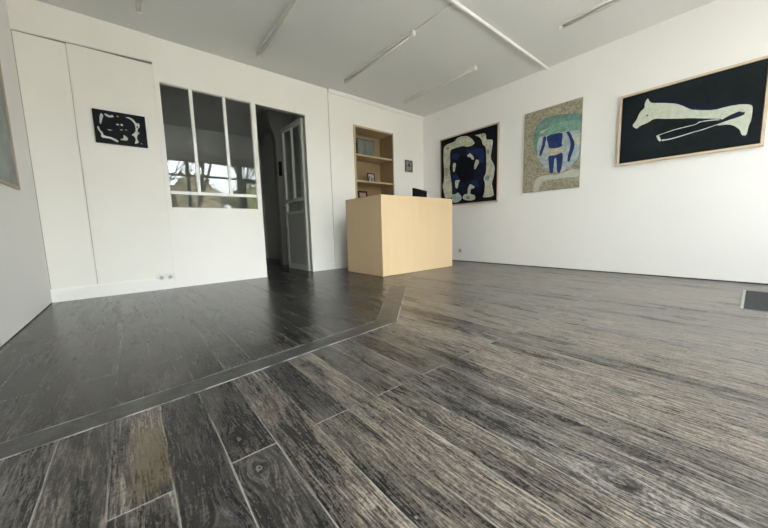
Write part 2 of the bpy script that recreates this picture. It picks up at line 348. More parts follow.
# interior glazed window
wn = struct(thing('window_1', '', '')); del wn['label']; del wn['category']
boxes('window_frame', [(-4.030, -3.108, .008, .05, .888, .894), (-4.030, -3.108, .016, .05, 2.190, 2.194), (-4.030, -4.027, .016, .05, .894, 2.190), (-3.111, -3.108, .016, .05, .894, 2.190)], M['trim'], wn)
for mx in (-3.750, -3.412): boxes('mullion', [(mx - .016, mx + .016, .002, .05, 1.072, 2.190)], M['trim'], wn, bev=.002)
boxes('transom', [(-4.027, -3.111, .002, .05, 1.038, 1.072)], M['trim'], wn, bev=.002)
for a, b in ((-4.027, -3.766), (-3.734, -3.428), (-3.396, -3.111)): boxes('pane', [(a, b, .012, .016, 1.072, 2.190)], M['glass'], wn)
boxes('pane', [(-4.027, -3.111, .012, .016, .894, 1.038)], M['glass'], wn)
# doorway jamb
struct(boxes('trim_9', [(-3.056, -3.052, .0, PT, 0, 2.190), (-2.392, -2.388, .0, PT, 0, 2.190), (-3.056, -2.388, .0, PT, 2.190, 2.194)], M['doorpaint']))
# open glazed door leaf (hinged at the right jamb, swung into the back room)
dr = struct(thing('door_1', '', '', (-2.396, .058, 0), math.radians(2.5))); del dr['label']; del dr['category']
DT = .035
boxes('door_frame', [(-DT, 0, 0, .055, .008, 2.17), (-DT, 0, .605, .66, .008, 2.17), (-DT, 0, .055, .605, 2.11, 2.17), (-DT, 0, .055, .605, .008, .09)], M['doorpaint'], dr)
boxes('mid_rail', [(-DT, 0, .055, .605, 1.04, 1.09), (-DT, 0, .055, .605, .86, .90)], M['doorpaint'], dr)
boxes('glazing_bar', [(-DT, 0, .318, .345, 1.09, 2.11)], M['doorpaint'], dr)
boxes('lower_panel', [(-DT + .008, -.008, .055, .605, .09, .86)], mottled('grey white door paint', (.30, .30, .285), .02), dr)
for a, b, c, d in ((.055, .318, 1.09, 2.11), (.345, .605, 1.09, 2.11), (.055, .605, .90, 1.04)): boxes('pane', [(-.020, -.016, a, b, c, d)], M['glass'], dr)
hb = bmesh.new(); tube(hb, (-DT, .63, 1.0), (-DT - .045, .63, 1.0), .009); tube(hb, (-DT - .045, .635, 1.0), (-DT - .045, .53, 1.0), .009)
obj('door_handle', hb, M['label_grey'], dr)
# back room
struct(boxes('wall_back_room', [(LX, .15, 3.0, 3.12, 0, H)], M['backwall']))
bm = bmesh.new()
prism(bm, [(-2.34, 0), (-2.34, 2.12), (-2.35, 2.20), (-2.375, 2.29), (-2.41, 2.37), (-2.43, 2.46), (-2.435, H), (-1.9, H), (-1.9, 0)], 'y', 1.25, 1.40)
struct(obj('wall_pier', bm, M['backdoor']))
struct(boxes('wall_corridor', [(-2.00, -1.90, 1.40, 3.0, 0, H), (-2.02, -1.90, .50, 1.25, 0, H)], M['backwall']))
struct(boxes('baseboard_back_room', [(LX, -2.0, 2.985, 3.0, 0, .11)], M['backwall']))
tag(boxes('wall_intercom', [(-2.315, -2.265, 1.225, 1.25, 1.56, 1.80)], M['black'], bev=.004), 'small black wall handset on the pale pier beyond the open doorway', 'intercom')

# ---------------------------------------------------------- shopfront wall behind the camera
ZT = 2.48; ZS = .42; TB = 2.06; TT = 2.11
struct(boxes('wall_front', [(LX, 0, FY - .12, FY, ZT, H), (LX, -4.92, FY - .12, FY, 0, ZT), (-.06, 0, FY - .12, FY, 0, ZT),
                            (-4.92, -1.85, FY - .12, FY, 0, ZS)], M['wall_right']))
sf = struct(thing('window_2', '', '')); del sf['label']; del sf['category']
boxes('window_frame', [(-4.92, -.06, FY - .09, FY - .02, ZT - .05, ZT), (-4.92, -4.87, FY - .09, FY - .02, ZS, ZT), (-.11, -.06, FY - .09, FY - .02, 0, ZT), (-4.92, -1.9, FY - .09, FY - .02, ZS, ZS + .05)], M['dark_metal'], sf)
for a, b in ((-3.16, -3.08), (-1.95, -1.80)): boxes('mullion', [(a, b, FY - .10, FY - .01, 0 if a > -2 else ZS, ZT)], M['dark_metal'], sf)
boxes('transom', [(-4.87, -.11, FY - .085, FY - .03, TB, TT)], M['dark_metal'], sf)
for a, b, c in ((-4.87, -3.16, ZS + .05), (-3.08, -1.95, ZS + .05), (-.50, -.11, .03)):
    boxes('pane', [(a, b, FY - .06, FY - .055, c, TB)], M['glass'], sf)
boxes('pane', [(-4.87, -.11, FY - .06, FY - .055, TT, ZT - .05)], M['glass'], sf)
d2 = struct(thing('door_2', '', '')); del d2['label']; del d2['category']
boxes('door_frame', [(-1.80, -1.73, FY - .08, FY - .03, .01, TB), (-.57, -.50, FY - .08, FY - .03, .01, TB), (-1.73, -.57, FY - .08, FY - .03, .01, .14), (-1.73, -.57, FY - .08, FY - .03, TB - .07, TB)], M['dark_metal'], d2)
boxes('pane', [(-1.73, -.57, FY - .06, FY - .055, .14, TB - .07)], M['glass'], d2)

# ============================================================ ceiling fittings
def make_lamp():
    t = thing('ceiling_light', '', 'ceiling light', group='unlit tube lights on the ceiling')
    bm = bmesh.new(); prism(bm, [(-.022, H), (.022, H), (.016, H - .022), (-.016, H - .022)], 'y', -.66, .66)
    obj('housing', bm, M['housing'], t, (0, 0, 0))
    bm = bmesh.new(); tube(bm, (0, -.635, H - .037), (0, .635, H - .037), .0130, seg=14); obj('tube', bm, M['housing'], t)
    for s in (-1, 1):
        bm = bmesh.new(); box(bm, -.017, .017, min(s * .635, s * .668), max(s * .635, s * .668), H - .056, H - .001, bev=.003); obj('end_cap', bm, M['white'], t)
    return t
L0 = make_lamp(); L0.location = (-1.950, -1.040, 0)
L0['label'] = 'slim unlit tube light on the ceiling before the light switch cable, midway across the room'
L0['label'] = 'unlit ceiling tube light whose near end meets a thin surface cable'
dup(L0, (-.820, -1.025, 0), 'unlit ceiling tube light nearest the back right corner, above the wooden counter')
dup(L0, (-3.093, -1.010, 0), 'unlit ceiling tube light above the doorway and interior window')
dup(L0, (-4.165, -1.080, 0), 'unlit ceiling tube light nearest the panelled left end of the back wall')
dup(L0, (-.815, -3.340, 0), 'unlit ceiling tube light on the window side of the white conduit, right of the room')
dup(L0, (-1.950, -3.340, 0), 'unlit ceiling tube light on the window side of the conduit, second from the right wall')
dup(L0, (-3.093, -3.340, 0), 'unlit ceiling tube light on the window side of the conduit, second from the left wall')
dup(L0, (-4.165, -3.340, 0), 'unlit ceiling tube light on the window side of the conduit, closest to the left wall')
cdt = thing('ceiling_conduit', 'white surface conduit running across the ceiling into the right wall', 'conduit', (-2.5, -2.215, H))
def cbox(name, x0, x1, hw, hh, mat):
    bm = bmesh.new(); prism(bm, [(-hw, 0), (hw, 0), (hw, -hh * .6), (hw * .6, -hh), (-hw * .6, -hh), (-hw, -hh * .6)], 'x', x0 + 2.5, x1 + 2.5); return obj(name, bm, mat, cdt)
cbox('trunking', LX + .002, -.001, .017, .024, M['white'])
cbox('coupler', -1.04, -1.00, .021, .028, M['white']); cbox('coupler', -3.06, -3.02, .021, .028, M['white'])
bm = bmesh.new(); tube(bm, (-1.95, -1.710, H - .005), (-1.95, -2.196, H - .005), .005, seg=8)
tag(obj('ceiling_cable', bm, M['housing']), 'thin surface cable on the ceiling between tube light and conduit', 'cable')

# ============================================================ niche bookcase
nb = thing('built_in_shelving', 'birch plywood shelving recessed in the back wall behind the counter', 'shelving', (-1.17, 0, 0))
ox = 1.17; ND = .34
def nbx(n, l, m=M['niche'], bev=0.0): return boxes(n, [(a + ox, b + ox, c, d, e, f) for a, b, c, d, e, f in l], m, nb, bev)
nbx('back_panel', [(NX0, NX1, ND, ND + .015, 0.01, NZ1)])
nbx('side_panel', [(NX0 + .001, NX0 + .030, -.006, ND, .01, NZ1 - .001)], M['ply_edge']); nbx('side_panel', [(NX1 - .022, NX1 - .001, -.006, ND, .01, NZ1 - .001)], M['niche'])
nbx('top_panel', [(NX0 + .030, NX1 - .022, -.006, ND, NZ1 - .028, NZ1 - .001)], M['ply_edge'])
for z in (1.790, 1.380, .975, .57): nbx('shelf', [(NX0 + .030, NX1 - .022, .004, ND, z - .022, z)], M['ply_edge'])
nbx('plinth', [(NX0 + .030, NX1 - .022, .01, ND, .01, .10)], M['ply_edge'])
# things on the shelves
# glossy grey-green storage box
t = thing('storage_box', 'glossy grey green box on the top shelf of the niche', 'box', (-1.275, .17, 1.7905))
k = N('grey green with streaked highlights'); v = k.obj(); mp = k.n('ShaderNodeMapping'); k.put(mp.inputs[0], v); mp.inputs['Scale'].default_value = (9, 9, 1.5); mp.inputs['Rotation'].default_value = (0, .35, 0)
k.bsdf(k.mix(k.ss(k.noise(mp.outputs[0], 1.6, 3), .35, .65), (.085, .098, .088), (.19, .20, .175)), .3); M['glaze'] = k.m  # diagonal highlights painted into the colour as paler streaks
bm = bmesh.new(); box(bm, -.185, .185, -.09, .10, .0, .255, bev=.02); obj('body', bm, M['glaze'], t)
bm = bmesh.new(); box(bm, -.187, .187, -.092, .102, .256, .280, bev=.01); obj('lid', bm, M['glaze'], t)
tag(boxes('book', [(-1.515, -1.472, .05, .25, 1.7905, 1.970)], M['black'], bev=.003), 'black upright book left of the grey green box on the top shelf', 'book')
# small pictures leaning on shelves
def picture(name, label, loc, w, h, frame, inner, rz=0, tilt=8, marks=(), fw=.012):
    t = thing(name, label, 'picture', loc, rz); t.rotation_euler = (math.radians(-tilt), 0, rz)
    bm = bmesh.new(); o_, i_ = w / 2, w / 2 - fw
    for b in ((-o_, -i_, 0, h), (i_, o_, 0, h), (-i_, i_, 0, fw), (-i_, i_, h - fw, h)): box(bm, b[0], b[1], -.012, .006, b[2], b[3])
    obj('frame', bm, frame, t)
    bm = bmesh.new(); box(bm, -i_, i_, -.004, .004, fw, h - fw)
    layers(bm, marks, lambda u, v_, d: ((u - .5) * 2 * i_, -.004 - d, fw + v_ * (h - 2 * fw)), .0006)
    obj('print', bm, [inner] + [M['p_' + c] for c in dict.fromkeys(c for c, _ in marks)], t, raw=True)
    return t
def chaikin(p, n=1):
    for _ in range(n):
        q = []
        for i in range(len(p)):
            a, b = p[i], p[(i + 1) % len(p)]
            q += [(a[0] * .8 + b[0] * .2, a[1] * .8 + b[1] * .2), (a[0] * .2 + b[0] * .8, a[1] * .2 + b[1] * .8)]
        p = q
    return p
from mathutils.geometry import tessellate_polygon
def layers(bm, shapes, f, step, lim=None):
    order = list(dict.fromkeys(c for c, _ in shapes))
    for n, (c, pts) in enumerate(shapes):
        pts = chaikin(pts)
        if lim: pts = [(min(max(a, lim[0]), lim[1]), min(max(b_, lim[2]), lim[3])) for a, b_ in pts]
        vs = [bm.verts.new(f(a, b_, step * (n + 1))) for a, b_ in pts]
        for tri in tessellate_polygon([[Vector((a, b_, 0)) for a, b_ in pts]]):
            try: fc = bm.faces.new([vs[i] for i in tri])
            except ValueError: continue
            fc.normal_update(); fc.material_index = order.index(c) + 1
            out = Vector(f(0, 0, 1)) - Vector(f(0, 0, 0))
            if fc.normal.dot(out) < 0: fc.normal_flip()
picture('small_photograph', 'small black and white photograph leaning on the middle niche shelf', (-1.13, .16, 1.3815), .145, .165, M['black'], paint('photo grey', (.42, .40, .38), .5, 60),
        marks=(('pewter', [(.35, .1), (.6, .1), (.75, .6), (.5, .9), (.3, .6)]), ('black', [(.5, .05), (.62, .1), (.6, .5), (.5, .55)]), ('black', [(.15, .2), (.25, .25), (.22, .8), (.12, .7)]), ('black', [(.7, .15), (.8, .2), (.85, .5), (.72, .45)])))
picture('small_framed_picture', 'small dark framed pink picture on the lower niche shelf, peeping over the counter', (-1.31, .16, .9765), .19, .265, M['black'], paint('dusty pink', (.40, .27, .25), .25, 30), fw=.026,
        marks=(('cream', [(.1, .1), (.9, .1), (.9, .4), (.1, .45)]),))
t = picture('small_wall_picture', 'tiny grey patterned picture on the wall right of the niche', (-.400, -.0082, 1.611), .178, .203, mottled('dark print edge', (.10, .09, .09), .2), paint('grey brown print', (.22, .20, .19), .7, 45), tilt=0, fw=.008,
        marks=(('pewter', [(.15, .6), (.35, .65), (.3, .9), (.15, .85)]), ('pewter', [(.55, .15), (.8, .2), (.75, .4), (.6, .35)]), ('black', [(.4, .45), (.7, .5), (.6, .75), (.45, .7)])))

# ============================================================ counter
ct = thing('reception_counter', 'tall birch plywood reception counter standing on the dark floor', 'counter', (-1.345, -.79, 0))
def cb(n, l, m, bev=0.0): return boxes(n, [(a + 1.345, b + 1.345, c + .79, d + .79, e, f) for a, b, c, d, e, f in l], m, ct, bev)
cb('front_panel', [(-2.033, -.662, -1.188, -1.166, .004, 1.012)], M['ply'], .0012)
cb('side_panel', [(-2.033, -2.011, -1.1655, -.395, .004, 1.012)], M['ply'], .0012)
cb('side_panel', [(-.684, -.662, -1.1655, -.395, .004, 1.012)], M['ply'], .0012)
cb('worktop', [(-2.0105, -.6845, -1.1655, -.46, .722, .745)], M['ply_edge'])
cb('inner_shelf', [(-2.0105, -.6845, -1.1655, -.80, .36, .38)], M['ply_edge'])
# monitor on the worktop behind the counter front
mo = thing('computer_monitor', 'black computer monitor rising behind the wooden counter', 'monitor', (-.775, -.66, .7455), math.radians(20))
bm = bmesh.new(); box(bm, -.26, .26, -.012, .012, .13, .455, bev=.004); obj('housing', bm, M['black'], mo)
bm = bmesh.new(); box(bm, -.248, .248, .0122, .0135, .145, .44); obj('screen', bm, M['screen'], mo)
bm = bmesh.new(); box(bm, -.02, .02, -.03, -.0122, .01, .22, bev=.004); obj('stand', bm, M['black'], mo)
bm = bmesh.new(); lathe(bm, [(.085, 0), (.085, .006), (.03, .010), (.02, .011)], (0, -.02, 0), 28); obj('base', bm, M['black'], mo)
mo.location = (-.80, -.66, .7455)

# ============================================================ paintings
ART_BLUE = [
    ('cream', [(-0.513,1.975), (-0.563,2.018), (-0.739,2.028), (-0.795,2.078), (-0.896,2.083), (-1.003,2.063), (-1.082,2.004), (-1.147,1.918), (-1.100,1.894), (-0.995,1.890), (-0.924,1.924), (-0.814,1.923), (-0.671,1.919), (-0.646,1.840), (-0.657,1.732), (-0.642,1.647), (-0.638,1.624), (-0.651,1.529), (-0.671,1.403), (-0.690,1.308), (-0.692,1.215), (-0.696,1.097), (-0.539,1.104), (-0.515,1.202), (-0.482,1.317), (-0.516,1.424), (-0.525,1.548), (-0.511,1.676), (-0.502,1.791), (-0.506,1.883)]),
    ('cream', [(-1.129,2.042), (-1.232,2.033), (-1.320,2.029), (-1.341,1.997), (-1.349,1.921), (-1.467,1.902), (-1.449,1.777), (-1.425,1.634), (-1.491,1.520), (-1.500,1.454), (-1.482,1.335), (-1.452,1.256), (-1.474,1.157), (-1.493,1.048), (-1.289,1.047), (-1.324,1.118), (-1.338,1.257), (-1.305,1.346), (-1.349,1.423), (-1.354,1.561), (-1.353,1.633), (-1.344,1.813), (-1.282,1.868), (-1.265,1.947), (-1.216,2.000)]),
    ('navy', [(-0.671,1.911), (-0.833,1.907), (-0.978,1.877), (-1.100,1.877), (-1.217,1.843), (-1.315,1.819), (-1.341,1.704), (-1.342,1.566), (-1.336,1.453), (-1.305,1.346), (-1.323,1.231), (-1.275,1.137), (-1.157,1.121), (-0.927,1.151), (-0.739,1.171), (-0.700,1.276), (-0.671,1.434), (-0.657,1.620)]),
    ('blue', [(-0.978,1.841), (-1.151,1.819), (-1.299,1.802), (-1.325,1.680), (-1.310,1.572), (-1.237,1.599), (-1.219,1.686), (-1.135,1.745), (-0.996,1.808)]),
    ('blue', [(-0.710,1.828), (-0.795,1.833), (-0.855,1.799), (-0.814,1.718), (-0.700,1.747)]),
    ('blue', [(-0.700,1.476), (-0.777,1.495), (-0.889,1.403), (-0.852,1.378), (-0.719,1.419)]),
    ('blue', [(-1.078,1.341), (-1.172,1.350), (-1.223,1.271), (-1.241,1.212), (-1.156,1.229), (-1.096,1.295)]),
    ('black', [(-0.855,1.799), (-1.014,1.725), (-1.136,1.659), (-1.153,1.599), (-1.137,1.484), (-1.086,1.361), (-0.926,1.324), (-0.834,1.426), (-0.767,1.511), (-0.805,1.626)]),
    ('cream', [(-1.005,1.763), (-1.057,1.781), (-1.118,1.727), (-1.135,1.667), (-1.101,1.666), (-1.058,1.717), (-1.005,1.734)]),
    ('cream', [(-1.169,1.660), (-1.220,1.644), (-1.228,1.593), (-1.195,1.560), (-1.162,1.508), (-1.133,1.520), (-1.145,1.597)]),
    ('cream', [(-0.719,1.686), (-0.781,1.668), (-0.767,1.602), (-0.748,1.527), (-0.716,1.542), (-0.710,1.612)]),
    ('cream', [(-0.762,1.391), (-0.867,1.379), (-0.834,1.343), (-0.815,1.247), (-0.768,1.255), (-0.758,1.345)]),
    ('sage', [(-1.017,1.135), (-1.017,1.224), (-1.061,1.292), (-1.096,1.273), (-1.148,1.240), (-1.139,1.210), (-1.079,1.214), (-1.062,1.130), (-1.158,1.099), (-1.162,1.033), (-1.071,1.019), (-0.946,1.044), (-0.909,1.085), (-0.945,1.135)]),
    ('pale', [(-0.696,1.160), (-0.768,1.157), (-0.825,1.182), (-0.857,1.144), (-0.890,1.117), (-0.900,1.064), (-0.834,1.016), (-0.719,1.010), (-0.700,1.089)]),
    ('teal', [(-0.973,1.094), (-1.018,1.108), (-1.062,1.079), (-1.045,1.046), (-0.991,1.055)]),
    ('teal', [(-1.337,1.362), (-1.377,1.388), (-1.416,1.365), (-1.414,1.317), (-1.370,1.302), (-1.341,1.320)]),
    ('teal', [(-1.356,1.770), (-1.403,1.767), (-1.411,1.697), (-1.364,1.700)]),
    ('olive', [(-1.256,2.031), (-1.321,2.023), (-1.329,1.980), (-1.289,1.955), (-1.257,1.990)]),
    ('olive', [(-0.542,1.639), (-0.622,1.611), (-0.621,1.487), (-0.551,1.482)]),
    ('teal', [(-0.573,1.970), (-0.642,1.966), (-0.623,1.929), (-0.583,1.929)]),
]
ART_TORSO = [
    ('green', [(-2.065,1.776), (-2.075,1.861), (-2.129,1.958), (-2.208,1.997), (-2.327,2.005), (-2.463,1.983), (-2.561,1.966), (-2.676,1.927), (-2.676,1.833), (-2.675,1.712), (-2.676,1.569), (-2.654,1.483), (-2.637,1.384), (-2.554,1.317), (-2.432,1.314), (-2.290,1.349), (-2.189,1.441), (-2.110,1.556), (-2.071,1.677)]),
    ('mint', [(-2.146,1.843), (-2.284,1.893), (-2.444,1.897), (-2.575,1.884), (-2.658,1.877), (-2.663,1.748), (-2.537,1.763), (-2.404,1.779), (-2.240,1.777), (-2.147,1.794)]),
    ('teal', [(-2.155,1.939), (-2.269,1.968), (-2.420,1.955), (-2.573,1.923), (-2.574,1.895), (-2.410,1.918), (-2.271,1.920), (-2.163,1.876)]),
    ('pale', [(-2.147,1.781), (-2.240,1.771), (-2.392,1.776), (-2.537,1.763), (-2.648,1.746), (-2.645,1.576), (-2.643,1.485), (-2.626,1.397), (-2.585,1.359), (-2.533,1.309), (-2.422,1.267), (-2.292,1.300), (-2.190,1.403), (-2.130,1.514), (-2.120,1.641), (-2.124,1.725)]),
    ('sage', [(-2.080,1.049), (-2.089,1.164), (-2.133,1.235), (-2.244,1.263), (-2.377,1.238), (-2.468,1.260), (-2.556,1.282), (-2.658,1.271), (-2.661,1.179), (-2.471,1.194), (-2.355,1.186), (-2.247,1.194), (-2.180,1.140), (-2.158,1.041)]),
    ('ink', [(-2.240,1.771), (-2.438,1.771), (-2.442,1.711), (-2.432,1.623), (-2.444,1.596), (-2.388,1.582), (-2.282,1.597), (-2.265,1.659), (-2.254,1.695)]),
    ('ink', [(-2.201,1.768), (-2.240,1.765), (-2.231,1.668), (-2.209,1.598), (-2.180,1.523), (-2.155,1.522), (-2.160,1.571), (-2.183,1.653), (-2.191,1.697)]),
    ('ink', [(-2.477,1.761), (-2.515,1.761), (-2.544,1.710), (-2.586,1.597), (-2.579,1.521), (-2.551,1.458), (-2.536,1.379), (-2.508,1.387), (-2.511,1.454), (-2.532,1.542), (-2.539,1.587), (-2.528,1.656), (-2.500,1.720)]),
    ('sand', [(-2.258,1.588), (-2.365,1.575), (-2.455,1.594), (-2.469,1.544), (-2.447,1.519), (-2.356,1.501), (-2.267,1.510)]),
    ('ink', [(-2.270,1.506), (-2.368,1.495), (-2.447,1.519), (-2.456,1.441), (-2.434,1.265), (-2.393,1.268), (-2.382,1.370), (-2.375,1.456), (-2.355,1.465), (-2.346,1.376), (-2.343,1.265), (-2.299,1.276), (-2.283,1.387)]),
    ('cream', [(-2.158,1.840), (-2.213,1.857), (-2.273,1.862), (-2.238,1.838), (-2.171,1.812)]),
    ('cream', [(-2.545,1.704), (-2.634,1.722), (-2.637,1.586), (-2.597,1.587)]),
]
ART_HORSE = [
    ('midnight', [(-3.304,1.847), (-3.419,1.883), (-3.542,1.802), (-3.647,1.729), (-3.702,1.722), (-3.809,1.669), (-3.907,1.685), (-3.978,1.653), (-4.018,1.604), (-3.910,1.638), (-3.742,1.641), (-3.609,1.691), (-3.602,1.698), (-3.497,1.786)]),
    ('bone', [(-3.153,1.655), (-3.187,1.701), (-3.215,1.782), (-3.253,1.814), (-3.252,1.863), (-3.274,1.912), (-3.299,1.848), (-3.406,1.817), (-3.505,1.778), (-3.562,1.735), (-3.619,1.683), (-3.651,1.673), (-3.593,1.704), (-3.639,1.677), (-3.771,1.635), (-3.864,1.643), (-3.942,1.637), (-3.999,1.617), (-4.014,1.592), (-4.014,1.488), (-4.000,1.428), (-3.994,1.351), (-3.964,1.361), (-3.951,1.413), (-3.909,1.461), (-3.869,1.481), (-3.794,1.487), (-3.845,1.535), (-3.747,1.567), (-3.599,1.612), (-3.577,1.615), (-3.441,1.650), (-3.339,1.681), (-3.289,1.652), (-3.223,1.636), (-3.197,1.610)]),
    ('midnight', [(-3.793,1.509), (-3.838,1.537), (-3.883,1.562), (-3.940,1.578), (-3.947,1.567), (-3.972,1.559), (-3.968,1.538), (-3.918,1.524), (-3.866,1.515), (-3.801,1.495)]),
    ('chalk', [(-3.364,1.500), (-3.440,1.516), (-3.512,1.529), (-3.589,1.535), (-3.660,1.539), (-3.676,1.557), (-3.734,1.555), (-3.783,1.549), (-3.818,1.538), (-3.818,1.533), (-3.749,1.545), (-3.684,1.548), (-3.660,1.532), (-3.590,1.528), (-3.513,1.522), (-3.441,1.510), (-3.383,1.495)]),
    ('chalk', [(-3.364,1.500), (-3.387,1.498), (-3.397,1.473), (-3.407,1.447), (-3.400,1.430), (-3.382,1.453)]),
    ('chalk', [(-3.407,1.451), (-3.469,1.443), (-3.548,1.453), (-3.609,1.464), (-3.664,1.474), (-3.667,1.472), (-3.717,1.480), (-3.794,1.496), (-3.840,1.508), (-3.867,1.510), (-3.841,1.500), (-3.787,1.489), (-3.718,1.471), (-3.668,1.463), (-3.664,1.465), (-3.610,1.455), (-3.549,1.443), (-3.470,1.433), (-3.412,1.432)]),
    ('midnight', [(-3.272,1.718), (-3.273,1.735), (-3.291,1.739), (-3.285,1.723)]),
]
ART_SMALL = [
    ('chalk', [(-4.534,1.738), (-4.525,1.764), (-4.515,1.772), (-4.504,1.752), (-4.517,1.716), (-4.530,1.669), (-4.538,1.680)]),
    ('chalk', [(-4.499,1.773), (-4.480,1.775), (-4.455,1.762), (-4.438,1.775), (-4.425,1.755), (-4.463,1.744), (-4.485,1.752)]),
    ('pewter', [(-4.408,1.773), (-4.389,1.771), (-4.394,1.759), (-4.406,1.762)]),
    ('chalk', [(-4.345,1.769), (-4.310,1.776), (-4.277,1.759), (-4.259,1.728), (-4.234,1.730), (-4.235,1.694), (-4.253,1.673), (-4.256,1.646), (-4.237,1.636), (-4.263,1.610), (-4.266,1.575), (-4.254,1.538), (-4.292,1.520), (-4.278,1.556), (-4.282,1.590), (-4.309,1.607), (-4.282,1.629), (-4.268,1.662), (-4.271,1.713), (-4.292,1.748), (-4.318,1.764)]),
    ('black', [(-4.262,1.697), (-4.247,1.702), (-4.248,1.687), (-4.259,1.682)]),
    ('chalk', [(-4.559,1.647), (-4.546,1.646), (-4.543,1.618), (-4.523,1.592), (-4.522,1.572), (-4.504,1.564), (-4.462,1.559), (-4.414,1.535), (-4.420,1.515), (-4.442,1.526), (-4.473,1.544), (-4.541,1.544), (-4.537,1.582), (-4.556,1.615)]),
    ('chalk', [(-4.420,1.690), (-4.399,1.696), (-4.394,1.684), (-4.414,1.682)]),
    ('chalk', [(-4.385,1.699), (-4.365,1.697), (-4.368,1.682), (-4.380,1.680)]),
    ('pewter', [(-4.491,1.627), (-4.471,1.633), (-4.445,1.626), (-4.472,1.618)]),
    ('pewter', [(-4.394,1.646), (-4.370,1.648), (-4.374,1.636), (-4.391,1.635)]),
    ('pewter', [(-4.356,1.653), (-4.333,1.646), (-4.350,1.640)]),
    ('bone', [(-4.400,1.550), (-4.373,1.560), (-4.371,1.597), (-4.355,1.587), (-4.338,1.568), (-4.344,1.544), (-4.394,1.542)]),
    ('pewter', [(-4.244,1.539), (-4.227,1.533), (-4.235,1.523)]),
]

def art(name, label, axis, plane, u0, u1, v0, v1, depth, canvas, shapes, frame=None, fw=.02, proud=.005, cat='painting'):
    """axis 'x': hangs on the right wall facing -x (u = y). axis 'y': hangs on the back wall facing -y (u = x)"""
    uc = (u0 + u1) / 2; root = thing(name, label, cat, (plane, uc, v0) if axis == 'x' else (uc, plane, v0))
    s = -1
    def P(u, v, d): return (s * d, u - uc, v - v0) if axis == 'x' else (u - uc, s * d, v - v0)
    def bx(bm, a, b, c, d, e, f):
        p, q = P(a, c, e), P(b, d, f); box(bm, *[w_ for i in range(3) for w_ in (min(p[i], q[i]), max(p[i], q[i]))])
    bm = bmesh.new(); bx(bm, u0, u1, v0, v1, .002, depth)
    bmesh.ops.recalc_face_normals(bm, faces=bm.faces)
    layers(bm, shapes, lambda u, v, d: P(u, v, depth + d), .0004, (u0 + .002, u1 - .002, v0 + .002, v1 - .002))
    obj('canvas', bm, [canvas] + [M['p_' + c] for c in dict.fromkeys(c for c, _ in shapes)], root, raw=True)
    if frame:
        bm = bmesh.new(); g = .004
        for a, b, c, d in ((u0 - g - fw, u0 - g, v0 - g - fw, v1 + g + fw), (u1 + g, u1 + g + fw, v0 - g - fw, v1 + g + fw), (u0 - g, u1 + g, v0 - g - fw, v0 - g), (u0 - g, u1 + g, v1 + g, v1 + g + fw)):
            bx(bm, a, b, c, d, .001, depth + proud)
        obj('frame', bm, frame, root)
        bm = bmesh.new()
        for a, b, c, d in ((u0 - g, u0 - .0005, v0 - g, v1 + g), (u1 + .0005, u1 + g, v0 - g, v1 + g), (u0, u1, v0 - g, v0 - .0005), (u0, u1, v1 + .0005, v1 + g)): bx(bm, a, b, c, d, .001, .012)
        obj('shadow_gap', bm, M['black'], root)
    return root
art('abstract_painting', 'framed black painting with pale looping shapes and deep blue centre on the right wall', 'x', 0, -1.535, -.452, .990, 2.108, .030, M['c_black'], ART_BLUE, M['frame_pink'], .018)
art('torso_painting', 'unframed sand coloured painting of a blue headless figure under a green arch', 'x', 0, -2.652, -1.938, 1.052, 2.128, .018, M['c_sand'], ART_TORSO)
art('horse_painting', 'wide black painting of a lying pale horse in a light wood frame', 'x', 0, -4.075, -3.058, 1.268, 1.972, .030, M['c_slate'], ART_HORSE, M['frame_oak'], .022)
art('small_black_painting', 'small black canvas with broken pale loop shapes on the panelled wall', 'y', .004, -4.582, -4.184, 1.498, 1.806, .022, M['c_black'], ART_SMALL)
# framed work on the left wall, cut by the picture's edge
root = thing('framed_grey_painting', 'large grey green painting in a thin brown frame on the left wall', 'painting', (LX, -1.19, .955)); root.rotation_euler = (math.radians(0), 0, 0)
bm = bmesh.new(); box(bm, .001, .008, -.578, .578, .02, 1.08)
obj('canvas', bm, M['c_green'], root)
bm = bmesh.new()
for a, b, c, d in ((-.60, -.58, 0, 1.10), (.58, .60, 0, 1.10), (-.58, .58, 0, .02), (-.58, .58, 1.08, 1.10)): box(bm, .0005, .014, a, b, c, d)
obj('frame', bm, M['frame_dark'], root)

# ============================================================ sockets
M['socket_grey'] = mottled('light grey plastic', (.42, .41, .40), .03)
def socket(name, label, loc, n, rz, dark=False):
    t = thing(name, label, 'power socket', loc, rz)
    wd = .086 * n if n > 1 else .086
    bm = bmesh.new(); box(bm, -wd / 2, wd / 2, -.011, -.0005, -.041, .041, bev=.003); obj('plate', bm, M['white'], t)
    for i in range(n):
        cx = (i - (n - 1) / 2) * .078
        bm = bmesh.new(); tube(bm, (cx, -.0112, 0), (cx, -.0150, 0), .030, .028, 24)
        w_ = obj('outlet', bm, M['grey_plastic'] if dark else M['white'], t)
        bm = bmesh.new(); tube(bm, (cx, -.0152, 0), (cx, -.0160, 0), .020, .020, 20); obj('well', bm, M['grey_plastic'] if dark else M['socket_grey'], w_)
        bm = bmesh.new()
        for s in (-.009, .009): tube(bm, (cx + s, -.0162, 0), (cx + s, -.0166, 0), .0028, seg=8)
        tube(bm, (cx, -.0162, .008), (cx, -.021, .008), .0022, seg=8)
        obj('pin_holes', bm, M['black'], w_)
    return t
socket('double_socket', 'white double power socket just above the skirting of the panelled wall', (-4.152, -.0005, .131), 2, 0)
socket('wall_socket', 'small white power socket low on the right wall beside the counter', (0, -.848, .186), 1, math.radians(-90), True)

